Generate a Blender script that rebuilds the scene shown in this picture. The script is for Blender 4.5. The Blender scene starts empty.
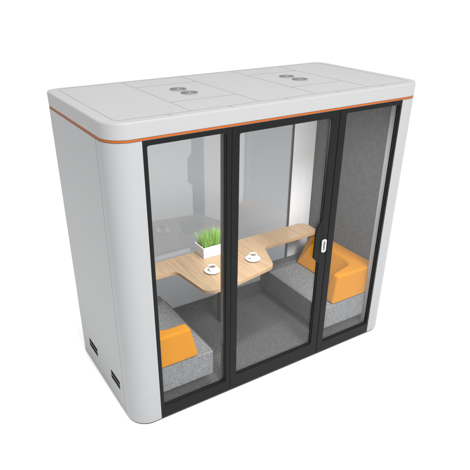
import bpy, bmesh, math, random
from mathutils import Vector, Matrix

random.seed(7)
scene = bpy.context.scene
col = scene.collection

# ------------------------------------------------------------------ camera
cam = bpy.data.cameras.new('camera')
cam.sensor_width = 36.0
cam.lens = 41.36
cam.shift_x = 0.02772
cam.shift_y = 0.06547
cam.clip_end = 500
cam_ob = bpy.data.objects.new('camera', cam)
col.objects.link(cam_ob)
cam_ob.rotation_mode = 'XYZ'
cam_ob.location = (-0.86138, -2.43856, 2.5873)
cam_ob.rotation_euler = (1.07012, 0.0, -0.55222)
scene.camera = cam_ob

# ------------------------------------------------------------------ white studio
world = bpy.data.worlds.new('World')
scene.world = world
world.use_nodes = True
WORLD = 1.2
bg = world.node_tree.nodes['Background']
bg.inputs['Color'].default_value = (1, 1, 1, 1)
bg.inputs['Strength'].default_value = WORLD

def area(name, loc, target, size, power, colr=(1, 1, 1)):
    l = bpy.data.lights.new(name, 'AREA')
    l.shape = 'DISK'; l.size = size; l.energy = power; l.color = colr
    o = bpy.data.objects.new(name, l); col.objects.link(o)
    o.location = loc
    d = Vector(target) - Vector(loc)
    o.rotation_euler = d.to_track_quat('-Z', 'Y').to_euler()
    return o
area('key_softbox', (0.7, -7.2, 8.0), (1.1, 0.3, 0.9), 3.0, 1650, (1.0, 0.99, 0.975))
area('overhead_softbox', (0.8, -1.75, 9.0), (1.1, 0.2, 0.9), 0.7, 330, (1.0, 0.99, 0.97))

scene.view_settings.view_transform = 'Standard'
scene.view_settings.look = 'None'
scene.view_settings.exposure = 0
scene.view_settings.gamma = 1
scene.cycles.max_bounces = 12
scene.cycles.transparent_max_bounces = 24

# ------------------------------------------------------------------ dimensions
W, D, H = 2.2, 1.045, 1.949
R, RB = 0.13, 0.085
ZT = 1.849                 # top of the walls
X0, X1, X2, X3 = 0.18, 0.7055, 1.483, 2.018
XI = 0.092                 # inner faces of the side walls
ZF = 0.07                  # carpet
YB = 0.90                  # rear glass

# ------------------------------------------------------------------ materials
def mat(name, colr, rough=0.5, metal=0.0, spec=0.5, noise=None, bump=None, coat=0.0, sheen=0.0):
    """noise = (scale, amount, stretch xyz), bump = (scale, strength, dist)"""
    m = bpy.data.materials.new(name); m.use_nodes = True
    nt = m.node_tree; b = nt.nodes['Principled BSDF']
    b.inputs['Base Color'].default_value = (*colr, 1)
    b.inputs['Roughness'].default_value = rough
    b.inputs['Metallic'].default_value = metal
    b.inputs['Specular IOR Level'].default_value = spec
    b.inputs['Coat Weight'].default_value = coat
    b.inputs['Sheen Weight'].default_value = sheen
    tc = nt.nodes.new('ShaderNodeTexCoord')
    if noise:
        mp = nt.nodes.new('ShaderNodeMapping'); mp.inputs['Scale'].default_value = noise[2]
        nt.links.new(tc.outputs['Object'], mp.inputs['Vector'])
        n = nt.nodes.new('ShaderNodeTexNoise'); n.inputs['Scale'].default_value = noise[0]
        n.inputs['Detail'].default_value = 5; n.inputs['Roughness'].default_value = 0.7
        nt.links.new(mp.outputs['Vector'], n.inputs['Vector'])
        r = nt.nodes.new('ShaderNodeValToRGB')
        r.color_ramp.elements[0].position = 0.32; r.color_ramp.elements[1].position = 0.68
        a = noise[1]
        r.color_ramp.elements[0].color = (*[c * (1 - a) for c in colr], 1)
        r.color_ramp.elements[1].color = (*[min(1, c * (1 + a)) for c in colr], 1)
        nt.links.new(n.outputs['Fac'], r.inputs['Fac'])
        nt.links.new(r.outputs['Color'], b.inputs['Base Color'])
    if bump:
        n2 = nt.nodes.new('ShaderNodeTexNoise'); n2.inputs['Scale'].default_value = bump[0]
        n2.inputs['Detail'].default_value = 3
        nt.links.new(tc.outputs['Object'], n2.inputs['Vector'])
        bp = nt.nodes.new('ShaderNodeBump'); bp.inputs['Strength'].default_value = bump[1]
        bp.inputs['Distance'].default_value = bump[2]
        nt.links.new(n2.outputs['Fac'], bp.inputs['Height'])
        nt.links.new(bp.outputs['Normal'], b.inputs['Normal'])
    return m

def fabric(name, dark, light, scale, bumpd=0.0015, rough=0.95, ex=(1, 1, 1)):
    m = bpy.data.materials.new(name); m.use_nodes = True
    nt = m.node_tree; b = nt.nodes['Principled BSDF']
    b.inputs['Roughness'].default_value = rough
    b.inputs['Specular IOR Level'].default_value = 0.15
    tc = nt.nodes.new('ShaderNodeTexCoord')
    mp = nt.nodes.new('ShaderNodeMapping'); mp.inputs['Scale'].default_value = ex
    nt.links.new(tc.outputs['Object'], mp.inputs['Vector'])
    n = nt.nodes.new('ShaderNodeTexNoise'); n.inputs['Scale'].default_value = scale
    n.inputs['Detail'].default_value = 4; n.inputs['Roughness'].default_value = 0.75
    n3 = nt.nodes.new('ShaderNodeTexNoise'); n3.inputs['Scale'].default_value = scale * 0.2
    n3.inputs['Detail'].default_value = 3
    nt.links.new(mp.outputs['Vector'], n.inputs['Vector'])
    nt.links.new(mp.outputs['Vector'], n3.inputs['Vector'])
    mx = nt.nodes.new('ShaderNodeMath'); mx.operation = 'MULTIPLY_ADD'
    mx.inputs[1].default_value = 0.22
    nt.links.new(n3.outputs['Fac'], mx.inputs[0])
    ml = nt.nodes.new('ShaderNodeMath'); ml.operation = 'MULTIPLY'; ml.inputs[1].default_value = 0.78
    nt.links.new(n.outputs['Fac'], ml.inputs[0]); nt.links.new(ml.outputs[0], mx.inputs[2])
    r = nt.nodes.new('ShaderNodeValToRGB')
    r.color_ramp.elements[0].position = 0.40; r.color_ramp.elements[1].position = 0.60
    r.color_ramp.elements[0].color = (*dark, 1); r.color_ramp.elements[1].color = (*light, 1)
    nt.links.new(mx.outputs[0], r.inputs['Fac'])
    nt.links.new(r.outputs['Color'], b.inputs['Base Color'])
    bp = nt.nodes.new('ShaderNodeBump'); bp.inputs['Strength'].default_value = 0.7
    bp.inputs['Distance'].default_value = bumpd
    nt.links.new(n.outputs['Fac'], bp.inputs['Height'])
    nt.links.new(bp.outputs['Normal'], b.inputs['Normal'])
    return m

def glass(name, tint, f0=0.04, refl=(1, 1, 1)):
    m = bpy.data.materials.new(name); m.use_nodes = True
    nt = m.node_tree; nt.nodes.clear()
    out = nt.nodes.new('ShaderNodeOutputMaterial')
    tr = nt.nodes.new('ShaderNodeBsdfTransparent'); tr.inputs['Color'].default_value = (*tint, 1)
    gl = nt.nodes.new('ShaderNodeBsdfGlossy'); gl.inputs['Roughness'].default_value = 0.0
    gl.inputs['Color'].default_value = (*refl, 1)
    lw = nt.nodes.new('ShaderNodeLayerWeight')
    pw = nt.nodes.new('ShaderNodeMath'); pw.operation = 'POWER'; pw.inputs[1].default_value = 5
    nt.links.new(lw.outputs['Facing'], pw.inputs[0])
    ma = nt.nodes.new('ShaderNodeMath'); ma.operation = 'MULTIPLY_ADD'
    ma.inputs[1].default_value = 1 - f0; ma.inputs[2].default_value = f0
    nt.links.new(pw.outputs[0], ma.inputs[0])
    mix = nt.nodes.new('ShaderNodeMixShader')
    nt.links.new(ma.outputs[0], mix.inputs['Fac'])
    nt.links.new(tr.outputs[0], mix.inputs[1]); nt.links.new(gl.outputs[0], mix.inputs[2])
    nt.links.new(mix.outputs[0], out.inputs['Surface'])
    return m

def wood(name):
    m = bpy.data.materials.new(name); m.use_nodes = True
    nt = m.node_tree; b = nt.nodes['Principled BSDF']
    b.inputs['Roughness'].default_value = 0.42
    tc = nt.nodes.new('ShaderNodeTexCoord')
    mp = nt.nodes.new('ShaderNodeMapping'); mp.inputs['Scale'].default_value = (1, 0.035, 1)
    mp.inputs['Rotation'].default_value = (0, 0, math.radians(4))
    nt.links.new(tc.outputs['Object'], mp.inputs['Vector'])
    n = nt.nodes.new('ShaderNodeTexNoise'); n.inputs['Scale'].default_value = 95
    n.inputs['Detail'].default_value = 6; n.inputs['Roughness'].default_value = 0.6
    n.inputs['Distortion'].default_value = 0.1
    nt.links.new(mp.outputs['Vector'], n.inputs['Vector'])
    r = nt.nodes.new('ShaderNodeValToRGB')
    r.color_ramp.elements[0].position = 0.30; r.color_ramp.elements[0].color = (0.21, 0.134, 0.075, 1)
    r.color_ramp.elements[1].position = 0.72; r.color_ramp.elements[1].color = (0.35, 0.246, 0.15, 1)
    e = r.color_ramp.elements.new(0.5); e.color = (0.29, 0.20, 0.118, 1)
    nt.links.new(n.outputs['Fac'], r.inputs['Fac'])
    nt.links.new(r.outputs['Color'], b.inputs['Base Color'])
    bp = nt.nodes.new('ShaderNodeBump'); bp.inputs['Strength'].default_value = 0.15
    bp.inputs['Distance'].default_value = 0.0006
    nt.links.new(n.outputs['Fac'], bp.inputs['Height'])
    nt.links.new(bp.outputs['Normal'], b.inputs['Normal'])
    return m

M = {}
M['ground'] = mat('white_ground', (0.96, 0.96, 0.96), 0.9, spec=0.0)
M['shell'] = mat('light_grey_lacquer', (0.205, 0.210, 0.215), 0.45, spec=0.16, noise=(2.2, 0.012, (1, 1, 1)), bump=(420, 0.05, 0.0003))
M['roof'] = mat('light_grey_roof_lacquer', (0.212, 0.213, 0.216), 0.5, spec=0.22, noise=(2.0, 0.015, (1, 1, 1)), bump=(420, 0.05, 0.0003))
M['seam'] = mat('dark_seam', (0.10, 0.10, 0.105), 0.8)
M['roofseam'] = mat('grey_roof_seam', (0.13, 0.13, 0.13), 0.8)
M['orange_trim'] = mat('orange_trim', (0.25, 0.058, 0.008), 0.5, spec=0.08)
M['black'] = mat('black_plinth', (0.012, 0.012, 0.013), 0.5)
M['frame'] = mat('charcoal_aluminium', (0.005, 0.0053, 0.0057), 0.42, spec=0.06, noise=(30, 0.08, (1, 1, 1)), bump=(600, 0.08, 0.0002))
M['profile'] = mat('grey_aluminium_profile', (0.06, 0.061, 0.063), 0.45, spec=0.3)
M['mullion'] = mat('bronze_grey_mullion', (0.05, 0.045, 0.04), 0.25, spec=0.5)
M['gasket'] = mat('black_gasket', (0.004, 0.004, 0.004), 0.7)
M['glass'] = glass('clear_front_glass', (0.965, 0.968, 0.968), 0.008)
M['rear_glass'] = glass('grey_rear_glass', (0.495, 0.500, 0.508), 0.045)
M['inner_white'] = mat('white_inner_panel', (0.50, 0.50, 0.51), 0.35, noise=(14, 0.05, (1, 1, 0.05)))  # faint upright streaks: panel reflections painted into the base colour
M['felt'] = fabric('dark_grey_felt', (0.042, 0.042, 0.044), (0.098, 0.099, 0.101), 280, 0.0002, ex=(1, 1.3, 0.75))
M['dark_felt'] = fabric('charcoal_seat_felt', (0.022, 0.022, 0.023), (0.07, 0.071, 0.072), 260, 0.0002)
M['carpet'] = fabric('charcoal_carpet', (0.024, 0.0245, 0.025), (0.084, 0.085, 0.086), 280, 0.0004)
def ribs(m, scale, dark):
    # woven ribs across the carpet, multiplied onto its colour
    nt = m.node_tree; b = nt.nodes['Principled BSDF']
    src = b.inputs['Base Color'].links[0].from_socket
    tc = nt.nodes.new('ShaderNodeTexCoord'); w = nt.nodes.new('ShaderNodeTexWave')
    w.bands_direction = 'X'; w.inputs['Scale'].default_value = scale
    w.inputs['Distortion'].default_value = 1.5; w.inputs['Detail'].default_value = 2; w.inputs['Detail Scale'].default_value = 3
    nt.links.new(tc.outputs['Object'], w.inputs['Vector'])
    r = nt.nodes.new('ShaderNodeValToRGB')
    r.color_ramp.elements[0].color = (dark, dark, dark, 1); r.color_ramp.elements[1].color = (1.25, 1.25, 1.25, 1)
    nt.links.new(w.outputs['Fac'], r.inputs['Fac'])
    mx = nt.nodes.new('ShaderNodeMix'); mx.data_type = 'RGBA'; mx.blend_type = 'MULTIPLY'
    mx.inputs[0].default_value = 1.0
    nt.links.new(src, mx.inputs[6]); nt.links.new(r.outputs['Color'], mx.inputs[7])
    nt.links.new(mx.outputs[2], b.inputs['Base Color'])
ribs(M['carpet'], 26, 0.72)
M['seat'] = fabric('grey_melange_fabric', (0.062, 0.064, 0.069), (0.170, 0.174, 0.182), 270, 0.0004)
M['orange'] = mat('orange_upholstery', (0.335, 0.132, 0.002), 0.9, spec=0.03, noise=(230, 0.09, (1, 1, 1)), bump=(330, 0.35, 0.0006))
M['wood'] = wood('light_oak_veneer')
M['wood_edge'] = mat('oak_edge_band', (0.30, 0.185, 0.10), 0.5, noise=(60, 0.15, (1, 1, 4)))
M['porcelain'] = mat('white_porcelain', (0.78, 0.78, 0.77), 0.15, coat=0.3)
M['coffee'] = mat('coffee', (0.05, 0.022, 0.01), 0.1)
M['pot'] = mat('white_pot', (0.74, 0.74, 0.74), 0.45, bump=(200, 0.05, 0.0004))
M['soil'] = mat('potting_soil', (0.03, 0.02, 0.012), 1.0, noise=(120, 0.4, (1, 1, 1)), bump=(150, 1.0, 0.004))
M['steel'] = mat('brushed_steel', (0.75, 0.76, 0.77), 0.3, metal=0.6)
M['vent'] = mat('grey_vent_plastic', (0.13, 0.13, 0.133), 0.6, spec=0.2)
M['vent_dark'] = mat('dark_vent_gap', (0.004, 0.004, 0.004), 0.9, spec=0.03)
def grass_mat():
    m = mat('grass_blade', (0.16, 0.36, 0.04), 0.5)
    nt = m.node_tree; b = nt.nodes['Principled BSDF']
    g = nt.nodes.new('ShaderNodeNewGeometry')
    r = nt.nodes.new('ShaderNodeValToRGB')
    r.color_ramp.elements[0].color = (0.10, 0.27, 0.025, 1)
    r.color_ramp.elements[1].color = (0.36, 0.56, 0.12, 1)
    e = r.color_ramp.elements.new(0.97); e.color = (0.30, 0.50, 0.09, 1)
    r.color_ramp.elements[2].color = (0.46, 0.42, 0.16, 1)
    nt.links.new(g.outputs['Random Per Island'], r.inputs['Fac'])
    nt.links.new(r.outputs['Color'], b.inputs['Base Color'])
    return m
M['grass'] = grass_mat()

# ------------------------------------------------------------------ helpers
def obj(name, bm, m, parent=None, smooth=False, bevel=0.0, seg=3, angle=30):
    me = bpy.data.meshes.new(name)
    bmesh.ops.recalc_face_normals(bm, faces=bm.faces)
    bm.to_mesh(me); bm.free()
    ms = m if isinstance(m, (list, tuple)) else [m]
    for x in ms: me.materials.append(x)
    o = bpy.data.objects.new(name, me); col.objects.link(o)
    if parent: o.parent = parent
    if bevel:
        b = o.modifiers.new('bevel', 'BEVEL'); b.width = bevel; b.segments = seg
        b.limit_method = 'ANGLE'; b.angle_limit = math.radians(angle)
        smooth = True
    if smooth:
        for p in me.polygons: p.use_smooth = True
        wn = o.modifiers.new('weighted', 'WEIGHTED_NORMAL'); wn.keep_sharp = True
        me.set_sharp_from_angle(angle=math.radians(35)) if not bevel else None
    return o

def thing(name, label, cat, loc=(0, 0, 0), group=None):
    o = bpy.data.objects.new(name, None); col.objects.link(o)
    o.location = loc; o.empty_display_size = 0.1
    tag(o, label, cat, group)
    return o

def tag(o, label, cat, group=None):
    o['label'] = label; o['category'] = cat
    if group: o['group'] = group
    return o

def box(bm, x0, x1, y0, y1, z0, z1, mi=0):
    v = [bm.verts.new(p) for p in ((x0, y0, z0), (x1, y0, z0), (x1, y1, z0), (x0, y1, z0),
                                   (x0, y0, z1), (x1, y0, z1), (x1, y1, z1), (x0, y1, z1))]
    for f in ((0, 3, 2, 1), (4, 5, 6, 7), (0, 1, 5, 4), (1, 2, 6, 5), (2, 3, 7, 6), (3, 0, 4, 7)):
        bm.faces.new([v[i] for i in f]).material_index = mi
    return bm

def prism(bm, pts, z0, z1, mi_side=0, mi_top=0):
    return loft(bm, pts, pts, z0, z1, mi_side, mi_top)

def loft(bm, p0, p1, z0, z1, mi_side=0, mi_top=0):
    a = [bm.verts.new((x, y, z0)) for x, y in p0]
    b = [bm.verts.new((x, y, z1)) for x, y in p1]
    n = len(a)
    bm.faces.new(a[::-1]).material_index = mi_side
    bm.faces.new(b).material_index = mi_top
    for i in range(n):
        j = (i + 1) % n
        bm.faces.new((a[i], a[j], b[j], b[i])).material_index = mi_side
    return bm

def arc(cx, cy, r, a0, a1, n=14):
    return [(cx + r * math.cos(math.radians(a0 + (a1 - a0) * i / n)),
             cy + r * math.sin(math.radians(a0 + (a1 - a0) * i / n))) for i in range(n + 1)]

def outline(o=0.0, rf=R, rb=RB, y0=0.0, n=16):
    """plan outline of the booth, inset by o"""
    rf, rb = max(rf - o, 0.01), max(rb - o, 0.01)
    x0, x1, ya, yb = o, W - o, y0 + o, D - o
    return (arc(x1 - rf, ya + rf, rf, -90, 0, n) + arc(x1 - rb, yb - rb, rb, 0, 90, n) +
            arc(x0 + rb, yb - rb, rb, 90, 180, n) + arc(x0 + rf, ya + rf, rf, 180, 270, n))

def lathe(bm, prof, cx=0, cy=0, cz=0, n=32, mi=0):
    rings = []
    for r, z in prof:
        if r < 1e-6: rings.append([bm.verts.new((cx, cy, cz + z))])
        else: rings.append([bm.verts.new((cx + r * math.cos(2 * math.pi * i / n), cy + r * math.sin(2 * math.pi * i / n), cz + z)) for i in range(n)])
    for a, b in zip(rings, rings[1:]):
        for i in range(n):
            j = (i + 1) % n
            if len(a) == 1 and len(b) == 1: continue
            if len(a) == 1: f = bm.faces.new((a[0], b[i], b[j]))
            elif len(b) == 1: f = bm.faces.new((a[i], a[j], b[0]))
            else: f = bm.faces.new((a[i], a[j], b[j], b[i]))
            f.material_index = mi; f.smooth = True
    return bm

def tube(bm, pts, r, n=10):
    rings = []
    for k, p in enumerate(pts):
        p = Vector(p)
        t = (Vector(pts[min(k + 1, len(pts) - 1)]) - Vector(pts[max(k - 1, 0)])).normalized()
        u = t.cross(Vector((0, 0, 1)))
        if u.length < 1e-3: u = t.cross(Vector((0, 1, 0)))
        u.normalize(); w = t.cross(u)
        rings.append([bm.verts.new(p + r * (math.cos(2 * math.pi * i / n) * u + math.sin(2 * math.pi * i / n) * w)) for i in range(n)])
    for a, b in zip(rings, rings[1:]):
        for i in range(n):
            bm.faces.new((a[i], a[(i + 1) % n], b[(i + 1) % n], b[i])).smooth = True
    bm.faces.new(rings[0]); bm.faces.new(rings[-1][::-1])
    return bm

def ring_frame(bm, x0, x1, z0, z1, ix0, ix1, iz0, iz1, y0, y1, r=0.012, n=5):
    """window frame: rectangle with a round cornered opening, y0..y1 deep"""
    inner, outer = [], []
    for cx, cz, a0, ox, oz in ((ix1 - r, iz1 - r, 0, x1, z1), (ix0 + r, iz1 - r, 90, x0, z1),
                               (ix0 + r, iz0 + r, 180, x0, z0), (ix1 - r, iz0 + r, 270, x1, z0)):
        for i in range(n + 1):
            a = math.radians(a0 + 90 * i / n)
            inner.append((cx + r * math.cos(a), cz + r * math.sin(a)))
        outer.append((ox, oz))
    N = n + 1
    iv = [[bm.verts.new((x, y, z)) for x, z in inner] for y in (y0, y1)]
    ov = [[bm.verts.new((x, y, z)) for x, z in outer] for y in (y0, y1)]
    for s in (0, 1):
        for c in range(4):
            for i in range(n):
                bm.faces.new((ov[s][c], iv[s][c * N + i], iv[s][c * N + i + 1]))
            nc = (c + 1) % 4
            bm.faces.new((ov[s][c], iv[s][c * N + n], iv[s][nc * N], ov[s][nc]))
    L = len(inner)
    for i in range(L):
        j = (i + 1) % L
        bm.faces.new((iv[0][i], iv[0][j], iv[1][j], iv[1][i]))
    for c in range(4):
        nc = (c + 1) % 4
        bm.faces.new((ov[0][c], ov[0][nc], ov[1][nc], ov[1][c]))
    return bm

def mirror(pts): return [(W - x, y) for x, y in pts][::-1]

# ------------------------------------------------------------------ ground
bm = bmesh.new()
v = [bm.verts.new(p) for p in ((-90, -90, 0), (90, -90, 0), (90, 90, 0), (-90, 90, 0))]
bm.faces.new(v)
g = obj('ground', bm, M['ground']); g['kind'] = 'structure'

# ------------------------------------------------------------------ the booth
booth = thing('meeting_booth', 'light grey enclosed meeting booth with orange trim line and black framed glass front', 'booth')

base = obj('base', prism(bmesh.new(), outline(0.006), 0.0006, 0.014), M['black'], booth, smooth=True)
obj('floor_slab', box(bmesh.new(), XI - 0.02, W - XI + 0.02, 0.052, 0.93, 0.015, 0.06), M['black'], booth)
obj('carpet', box(bmesh.new(), XI - 0.005, W - XI + 0.005, 0.050, 0.895, 0.0605, ZF), M['carpet'], booth)

# front corner posts (rounded outside, flat inside), with the seam at y = 0.165
def post_pts():
    return ([(XI - 0.002, 0.165), (0.0, 0.165)] + arc(R, R, R, 180, 270, 20) +
            [(X0 - 0.001, 0.0), (X0 - 0.001, 0.084), (XI - 0.002, 0.084)])
for pts in (post_pts(), mirror(post_pts())):
    obj('corner_panel', prism(bmesh.new(), pts, 0.0145, ZT), M['shell'], booth, smooth=True)
# side walls with the rear round corner
def side_pts():
    return [(XI - 0.002, 0.169), (XI - 0.002, 0.95), (0.16, 0.95), (0.16, D)] + arc(RB, D - RB, RB, 90, 180, 14) + [(0.0, 0.169)]
def seam_pts(): return [(0.004, 0.1655), (XI - 0.01, 0.1655), (XI - 0.01, 0.1685), (0.004, 0.1685)]
for k, f in enumerate((lambda q: q, mirror)):
    sp = obj('side_panel', prism(bmesh.new(), f(side_pts()), 0.0145, ZT), M['shell'], booth, smooth=True)
    obj('seam', prism(bmesh.new(), f(seam_pts()), 0.0146, ZT - 0.001), M['seam'], booth)
# low air outlets on the left side wall: two rows of slots each
def slots(y0, y1, zc, sx, name='side_vent'):
    bm = bmesh.new()
    xo, xi = (-0.0012, 0.004) if sx == 0 else (W - 0.004, W + 0.0012)
    n = 9
    for row in (0, 1):
        z0 = zc + (0.0045 if row else -0.034)
        ys, ye = (y0 + (0.0 if row else 0.004), y1 + (0.0 if row else 0.004))
        w = (ye - ys) / n
        for k in range(n):
            a = ys + k * w + w * 0.08; b = ys + (k + 1) * w - w * 0.08
            box(bm, xo, xi, a, b, z0, z0 + 0.029)
        # thin joining groove through the row
        box(bm, xo + 0.0004, xi, ys, ye, z0 + 0.008, z0 + 0.021)
    return obj(name, bm, M['vent_dark'], booth)
for sx in (0, 1):
    slots(0.232, 0.384, 0.197, sx)
    slots(0.650, 0.812, 0.192, sx)

obj('shadow_gap', prism(bmesh.new(), outline(0.004), ZT + 0.0003, ZT + 0.0036), M['seam'], booth, smooth=True)
# orange line between walls and roof, roof slab with soft edge
obj('trim_line', prism(bmesh.new(), outline(0.0015), ZT + 0.0038, ZT + 0.0135), M['orange_trim'], booth, smooth=True)
bm = bmesh.new()
prof = [(0.004, ZT + 0.014), (0.0, ZT + 0.018), (0.0, H - 0.011), (0.0014, H - 0.0055), (0.005, H - 0.0015), (0.011, H)]
rings = [[bm.verts.new((x, y, z)) for x, y in outline(o)] for o, z in prof]
for a, b in zip(rings, rings[1:]):
    for i in range(len(a)):
        j = (i + 1) % len(a)
        bm.faces.new((a[i], a[j], b[j], b[i]))
bm.faces.new(rings[-1]); bm.faces.new(rings[0][::-1])
roof = obj('roof', bm, M['roof'], booth, smooth=True)
for p in roof.data.polygons: p.use_smooth = True

def strip_loop(bm, pa, pb, z):
    a = [bm.verts.new((x, y, z)) for x, y in pa]; b = [bm.verts.new((x, y, z)) for x, y in pb]
    for i in range(len(a)):
        j = (i + 1) % len(a)
        bm.faces.new((a[i], a[j], b[j], b[i]))
bm = bmesh.new()
z = H + 0.0006
def rr(o, rc):
    return (arc(W - o - rc, o + rc - 0.01, rc, -90, 0, 10) + arc(W - o - rc, D - 0.045 - rc - (o - 0.07), rc, 0, 90, 10) +
            arc(o + rc, D - 0.045 - rc - (o - 0.07), rc, 90, 180, 10) + arc(o + rc, o + rc - 0.01, rc, 180, 270, 10))
strip_loop(bm, rr(0.070, 0.045), rr(0.0728, 0.0422), z)
def sq(x0, x1, y0, y1, zz=z):
    v = [bm.verts.new(p) for p in ((x0, y0, zz), (x1, y0, zz), (x1, y1, zz), (x0, y1, zz))]
    bm.faces.new(v)
t = 0.0028
for x in (0.493, 0.927, 1.335, 1.755):
    sq(x - t / 2, x + t / 2, 0.0632, 0.9966)
for xa, xb in ((0.493, 0.927), (1.335, 1.755)):
    for y in (0.30, 0.785):
        sq(xa + t / 2, xb - t / 2, y - t / 2, y + t / 2)
for x in (0.354, 0.72, 1.10, 1.48, 1.85):
    sq(x - t / 2, x + t / 2, 0.013, 0.0598)
obj('roof_seam', bm, M['roofseam'], booth)

# round roof grilles
for cx, cy in ((0.701, 0.607), (0.707, 0.476), (1.543, 0.620), (1.551, 0.487)):
    rt = 0.051
    bm = bmesh.new()
    lathe(bm, [(0, 0.0), (rt - 0.003, 0.0), (rt - 0.003, -0.0007)], cx, cy, H + 0.0016, 36)
    vo = obj('roof_vent', bm, M['vent_dark'], booth)
    bm = bmesh.new()
    for r0, r1 in ((rt - 0.004, rt), (0.037, 0.041), (0.024, 0.028), (0.0, 0.014)):
        lathe(bm, [(r1, -0.0016), (r1, 0.0030), (r0, 0.0030), (r0, 0.0002)], cx, cy, H + 0.0016, 36)
    for k in range(12):
        a = math.pi * 2 * k / 12
        d = Vector((math.cos(a), math.sin(a), 0)); q = Vector((-d.y, d.x, 0)) * 0.0022
        c = Vector((cx, cy, H + 0.0040))
        v = [bm.verts.new(c + d * r_ + s * q) for r_, s in ((0.012, -1), (rt - 0.002, -1), (rt - 0.002, 1), (0.012, 1))]
        bm.faces.new(v)
    obj('grille', bm, M['vent'], vo)

# ---- glazed front: two fixed panels and the door between them
def glazed(name, x0, x1, ix0, ix1, iz0, iz1, parent, extra=None):
    bm = bmesh.new()
    ring_frame(bm, x0, x1, 0.0148, ZT - 0.0005, ix0, ix1, iz0, iz1, 0.0005, 0.030)
    if extra: extra(bm)
    f = obj(name, bm, M['frame'], parent, bevel=0.0022, seg=2)
    obj('glass_pane', box(bmesh.new(), ix0 - 0.006, ix1 + 0.006, 0.016, 0.024, iz0 - 0.006, iz1 + 0.006), M['glass'], f)
    bm = bmesh.new()
    ring_frame(bm, ix0 - 0.003, ix1 + 0.003, iz0 - 0.003, iz1 + 0.003, ix0 + 0.0025, ix1 - 0.0025, iz0 + 0.0025, iz1 - 0.0025, 0.0115, 0.0155, r=0.010)
    obj('gasket', bm, M['gasket'], f)
    return f
wl = glazed('window_panel', X0, X1 - 0.004, 0.205, 0.672, 0.106, 1.822, booth)
obj('mullion', box(bmesh.new(), 0.673, 0.700, 0.0305, 0.070, ZF + 0.001, 1.8295), M['mullion'], wl, bevel=0.002, seg=2)
glazed('window_panel', X2 + 0.003, X3, 1.540, 2.003, 0.100, 1.822, booth)
def plate(bm):
    # the stile widens round the handle
    pr = [(1.4238, 1.140), (1.378, 1.072), (1.374, 0.868), (1.4238, 0.814)]
    a = [bm.verts.new((x, 0.0005, z_)) for x, z_ in pr]
    b = [bm.verts.new((x, 0.0150, z_)) for x, z_ in pr]
    bm.faces.new(a); bm.faces.new(b[::-1])
    for i in range(4):
        j = (i + 1) % 4
        bm.faces.new((a[i], a[j], b[j], b[i]))
door = glazed('door', X1 + 0.001, X2 - 0.0015, 0.757, 1.424, 0.126, 1.808, booth, plate)
# dark gaps either side of the door
bm = bmesh.new()
box(bm, X1 - 0.0035, X1 + 0.0005, 0.006, 0.040, 0.0149, ZT - 0.001)
box(bm, X2 - 0.001, X2 + 0.0025, 0.006, 0.040, 0.0149, ZT - 0.001)
obj('door_gap', bm, M['gasket'], booth)
# handle: an upright steel ring with a recessed grip
def rrect(cx, cz, w, h, r, n=6):
    pts = []
    for sx, sz, a0 in ((1, 1, 0), (-1, 1, 90), (-1, -1, 180), (1, -1, 270)):
        for i in range(n + 1):
            a = math.radians(a0 + 90 * i / n)
            pts.append((cx + sx * (w / 2 - r) + r * math.cos(a), cz + sz * (h / 2 - r) + r * math.sin(a)))
    return pts
cx, cz = 1.449, 0.946
bm = bmesh.new()
oo = rrect(cx, cz, 0.036, 0.094, 0.012); ii = rrect(cx, cz, 0.021, 0.078, 0.008)
lv = [[bm.verts.new((x, y, z_)) for x, z_ in pts] for pts, y in ((oo, -0.003), (oo, -0.011), (ii, -0.011), (ii, -0.004))]
for a, b in zip(lv, lv[1:]):
    for i in range(len(a)):
        j = (i + 1) % len(a); bm.faces.new((a[i], a[j], b[j], b[i]))
hd = obj('handle', bm, M['steel'], door, smooth=True)
bm = bmesh.new()
tube(bm, [(cx, -0.008, cz + s * 0.006 - 0.018) for s in range(0, 7)], 0.0035)
box(bm, cx - 0.0095, cx + 0.0095, -0.0045, -0.0034, cz - 0.038, cz + 0.038)
obj('grip', bm, M['vent'], door)

# ---- inside of the booth
bm = bmesh.new(); box(bm, XI - 0.001, XI + 0.008, 0.085, YB + 0.0, ZF + 0.001, 1.828)
obj('felt_panel', bm, M['felt'], booth)
bm = bmesh.new(); box(bm, W - XI - 0.008, W - XI + 0.001, 0.085, YB + 0.0, ZF + 0.001, 1.828)
obj('felt_panel', bm, M['felt'], booth)
obj('ceiling', box(bmesh.new(), XI - 0.01, W - XI + 0.01, 0.046, 0.95, 1.830, ZT - 0.0006), M['inner_white'], booth)
cl = obj('ceiling_lamp', box(bmesh.new(), 0.60, W - 0.60, 0.11, 0.21, 1.814, 1.8295), M['inner_white'], booth, bevel=0.003)
ld = area('ceiling_lamp_light', (1.1, 0.16, 1.808), (1.1, 0.16, 0), 0.3, 28, (1.0, 0.98, 0.95))
ld.data.shape = 'RECTANGLE'; ld.data.size = 0.80; ld.data.size_y = 0.04; ld.rotation_euler = (0, 0, 0)
# white rear panels beside the rear glass
for a, b in ((XI + 0.009, 0.325), (W - 0.325, W - XI - 0.009)):
    obj('rear_panel', box(bmesh.new(), a, b, YB - 0.004, YB + 0.035, ZF + 0.002, 1.829), M['inner_white'], booth, bevel=0.002)
rf = obj('rear_window', ring_frame(bmesh.new(), 0.326, W - 0.326, ZF + 0.002, 1.829, 0.331, W - 0.331, 0.176, 1.822, YB - 0.002, YB + 0.011), M['profile'], booth, bevel=0.0012)
obj('kick_board', box(bmesh.new(), 0.328, W - 0.328, YB - 0.010, YB - 0.0025, ZF + 0.0005, 0.166), M['carpet'], booth)
obj('glass_pane', box(bmesh.new(), 0.330, W - 0.330, YB, YB + 0.008, 0.172, 1.826), M['rear_glass'], rf)

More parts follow.
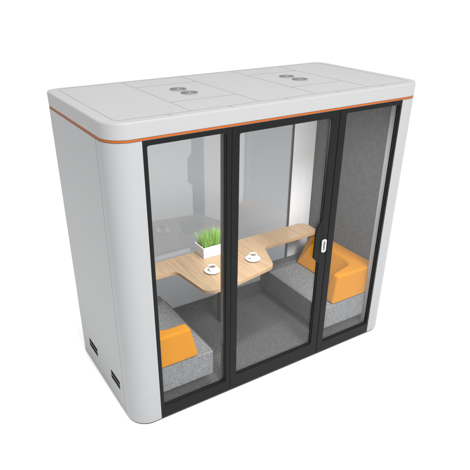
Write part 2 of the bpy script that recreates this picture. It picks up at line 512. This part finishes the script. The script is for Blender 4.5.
# ------------------------------------------------------------------ two corner seats
def sofa(side, label, tt, tb):
    """side 0 = left; the left one is the mirror of the right one; tt/tb reach of the front arm"""
    t = thing('corner_sofa', label, 'sofa', (0.36 if side == 0 else W - 0.36, 0.45, ZF), 'corner sofas facing each other inside the booth')
    F = (lambda p: p) if side else mirror
    O = t.location
    def put(p): return [(x - O.x, y - O.y) for x, y in F(p)]
    xw = W - XI - 0.010
    bm = bmesh.new(); pts = put([(1.580, 0.070), (xw, 0.070), (xw, 0.818), (1.580, 0.818)])
    prism(bm, pts, 0.148 - O.z, 0.345 - O.z)
    obj('seat', bm, M['seat'], t, bevel=0.014, seg=4)
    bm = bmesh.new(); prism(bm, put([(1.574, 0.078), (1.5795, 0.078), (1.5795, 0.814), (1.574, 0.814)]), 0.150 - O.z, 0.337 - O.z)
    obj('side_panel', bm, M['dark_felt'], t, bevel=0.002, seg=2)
    bm = bmesh.new(); pts = put([(1.585, 0.822), (xw, 0.822), (xw, 0.892), (1.585, 0.892)])
    prism(bm, pts, 0.148 - O.z, 0.345 - O.z)
    obj('rear_ledge', bm, M['felt'], t, bevel=0.004)
    for fx in (1.67, xw - 0.09):
        for fy in (0.19, 0.80):
            bm = bmesh.new()
            q = put([(fx, fy)])[0]
            lathe(bm, [(0, 0.0003), (0.017, 0.0003), (0.020, 0.0779), (0, 0.0779)], q[0], q[1], 0, 16)
            obj('foot', bm, M['black'], t)
    # orange wrap-around back: loft of two L outlines with a hollowed inner corner
    def L(xe, xb, yf, yi, ye, cr, yt=None):
        # xe end of the arm, xb inner face of the back, yf front, yi inner face of the arm, ye rear end
        c = [(xb - cr * 1.0 + cr * math.cos(a), yi + cr * 1.35 - cr * 1.35 * math.sin(a)) for a in [math.pi / 2 * i / 14 for i in range(15)]]
        return [(xe, yf), (xw, yf), (xw, ye)] + [(xb, ye)] + c + [(xe, yi if yt is None else yt)]
    bot = L(tb, 1.868, 0.074, 0.262, 0.765, 0.10, None if side == 0 else 0.205)
    top = L(tt, 1.972, 0.082, 0.160 if side == 0 else 0.180, 0.742, 0.10, None if side == 0 else 0.140)
    bm = bmesh.new(); loft(bm, put(bot), put(top), 0.3455 - O.z, 0.578 - O.z)
    bmesh.ops.triangulate(bm, faces=[f for f in bm.faces if len(f.verts) > 4])
    bmesh.ops.recalc_face_normals(bm, faces=bm.faces)
    obj('backrest', bm, M['orange'], t, bevel=0.019, seg=5, angle=25)
    return t
sofa(0, 'grey corner seat with orange wrap-around back at the closed left end of the booth', 1.742, 1.690)
sofa(1, 'grey corner seat with orange wrap-around back beside the dark felt right wall', 1.715, 1.675)

# ------------------------------------------------------------------ table
table = thing('table', 'light oak table with bulging front lobe on one dark leg between the two sofas', 'table', (1.1, 0.7, ZF))
raw = [((0.23, 0.640), 0.02), ((0.648, 0.640), 0.05), ((0.690, 0.262), 0.075), ((0.885, 0.262), 0.10), ((1.300, 0.335), 0.05),
       ((1.418, 0.626), 0.05), ((1.985, 0.626), 0.05), ((1.985, 0.838), 0.07), ((0.23, 0.838), 0.06)]
def rounded(raw, n=8):
    out = []
    N = len(raw)
    for i, (p, r) in enumerate(raw):
        P = Vector(p); A = Vector(raw[i - 1][0]); B = Vector(raw[(i + 1) % N][0])
        a = P + (A - P).normalized() * r; b = P + (B - P).normalized() * r
        for k in range(n + 1):
            s = k / n
            q = (1 - s) ** 2 * a + 2 * s * (1 - s) * P + s * s * b
            out.append((q.x, q.y))
    return out
tp = [(x - 1.1, y - 0.7) for x, y in rounded(raw)]
bm = bmesh.new(); prism(bm, tp, 0.651 - ZF, 0.675 - ZF, 1, 0)
obj('tabletop', bm, [M['wood'], M['wood_edge']], table)
bm = bmesh.new(); box(bm, -0.068, -0.008, -0.045, 0.010, 0.0005, 0.5805)
obj('leg', bm, M['frame'], table, bevel=0.003)
bm = bmesh.new(); box(bm, -0.11, 0.10, -0.05, 0.06, 0.572, 0.5808)
obj('mounting_plate', bm, M['frame'], table)
for s in (0.25, W - 0.25):
    bm = bmesh.new(); box(bm, s - 1.1 - (0.0 if s < 1 else 0.10), s - 1.1 + (0.10 if s < 1 else 0.0), -0.01, 0.09, 0.560, 0.5807)
    obj('wall_bracket', bm, M['frame'], table)

# ------------------------------------------------------------------ crockery
def saucer(x, y, label):
    bm = bmesh.new()
    lathe(bm, [(0, 0.0), (0.030, 0.0), (0.036, 0.003), (0.056, 0.0095), (0.0575, 0.0105), (0.056, 0.0115), (0.036, 0.0058), (0.028, 0.0042), (0, 0.0042)], 0, 0, 0, 40)
    o = obj('saucer', bm, M['porcelain'], None)
    o.location = (x, y, 0.6755)
    tag(o, label, 'saucer', 'white saucers on the table')
def cup(x, y, ang, label):
    t = thing('coffee_cup', label, 'cup', (x, y, 0.6800), 'white coffee cups on saucers')
    bm = bmesh.new()
    lathe(bm, [(0, 0), (0.016, 0), (0.0165, 0.003), (0.021, 0.010), (0.0265, 0.024), (0.0285, 0.040), (0.0285, 0.0415), (0.0268, 0.0408),
               (0.0248, 0.024), (0.019, 0.011), (0, 0.006)], 0, 0, 0, 32)
    obj('body', bm, M['porcelain'], t)
    bm = bmesh.new(); lathe(bm, [(0, 0.0335), (0.0262, 0.0335), (0.0255, 0.0315)], 0, 0, 0, 32)
    obj('coffee', bm, M['coffee'], t)
    bm = bmesh.new()
    pts = []
    for k in range(13):
        a = math.radians(110 - 220 * k / 12)
        r_ = 0.0262 + 0.0125 * max(0, math.cos(a)) + 0.001; z_ = 0.0235 + 0.0115 * math.sin(a)
        pts.append((math.cos(ang) * r_, math.sin(ang) * r_, z_))
    tube(bm, pts, 0.0026, 8)
    obj('handle', bm, M['porcelain'], t)
saucer(0.866, 0.500, 'round white saucer under the coffee cup in front of the white planter')
cup(0.866, 0.500, math.radians(-25), 'white coffee cup in front of the white grass planter')
saucer(1.222, 0.498, 'round white saucer under the coffee cup behind the door glass')
cup(1.222, 0.498, math.radians(150), 'white coffee cup behind the door glass, to the right of the grass planter')

# ------------------------------------------------------------------ planter with grass
px0, px1, py0, py1, ph = 0.906, 1.112, 0.692, 0.828, 0.088
pc = ((px0 + px1) / 2, (py0 + py1) / 2)
pot = thing('grass_planter', 'white rectangular planter full of green grass standing on the oak table', 'planter', (pc[0], pc[1], 0.6755))
hw, hd_ = (px1 - px0) / 2, (py1 - py0) / 2
bm = bmesh.new()
th = 0.0085
def rect(dx, dy): return [(-hw + dx, -hd_ + dy), (hw - dx, -hd_ + dy), (hw - dx, hd_ - dy), (-hw + dx, hd_ - dy)]
lv = [[bm.verts.new((x, y, z_)) for x, y in rect(o, o)] for o, z_ in ((0.006, 0), (0.0, ph), (th, ph), (th + 0.001, ph - 0.02))]
for a, b in zip(lv, lv[1:]):
    for i in range(4):
        j = (i + 1) % 4; bm.faces.new((a[i], a[j], b[j], b[i]))
bm.faces.new(lv[0][::-1]); bm.faces.new(lv[-1])
obj('pot', bm, M['pot'], pot, bevel=0.0022, seg=2)
bm = bmesh.new(); box(bm, -hw + 0.011, hw - 0.011, -hd_ + 0.011, hd_ - 0.011, ph - 0.0195, ph - 0.012)
obj('soil', bm, M['soil'], pot)
bm = bmesh.new()
for k in range(620):
    x = random.uniform(-hw + 0.014, hw - 0.014); y = random.uniform(-hd_ + 0.014, hd_ - 0.014)
    h = random.uniform(0.085, 0.150) * (1 - 0.25 * (abs(x) / hw) ** 3)
    a = random.uniform(0, 2 * math.pi)
    lean = random.uniform(0.004, 0.030) if random.random() > 0.12 else random.uniform(0.03, 0.055)
    dx = math.cos(a) * lean + x * 0.22; dy = math.sin(a) * lean + y * 0.25
    w = random.uniform(0.0011, 0.0019)
    b = random.uniform(0, math.pi); ux, uy = math.cos(b) * w, math.sin(b) * w
    prev = None
    z0 = ph - 0.014
    for s in (0, 0.35, 0.7, 1.0):
        cx_ = x + dx * s * s; cy_ = y + dy * s * s; cz_ = z0 + h * (s - 0.08 * s * s)
        ww = (1 - s) ** 0.6 if s < 1 else 0.05
        cur = (bm.verts.new((cx_ - ux * ww, cy_ - uy * ww, cz_)), bm.verts.new((cx_ + ux * ww, cy_ + uy * ww, cz_)))
        if prev: bm.faces.new((prev[0], prev[1], cur[1], cur[0]))
        prev = cur
me = bpy.data.meshes.new('grass'); bm.to_mesh(me); bm.free(); me.materials.append(M['grass'])
go = bpy.data.objects.new('grass', me); col.objects.link(go); go.parent = pot
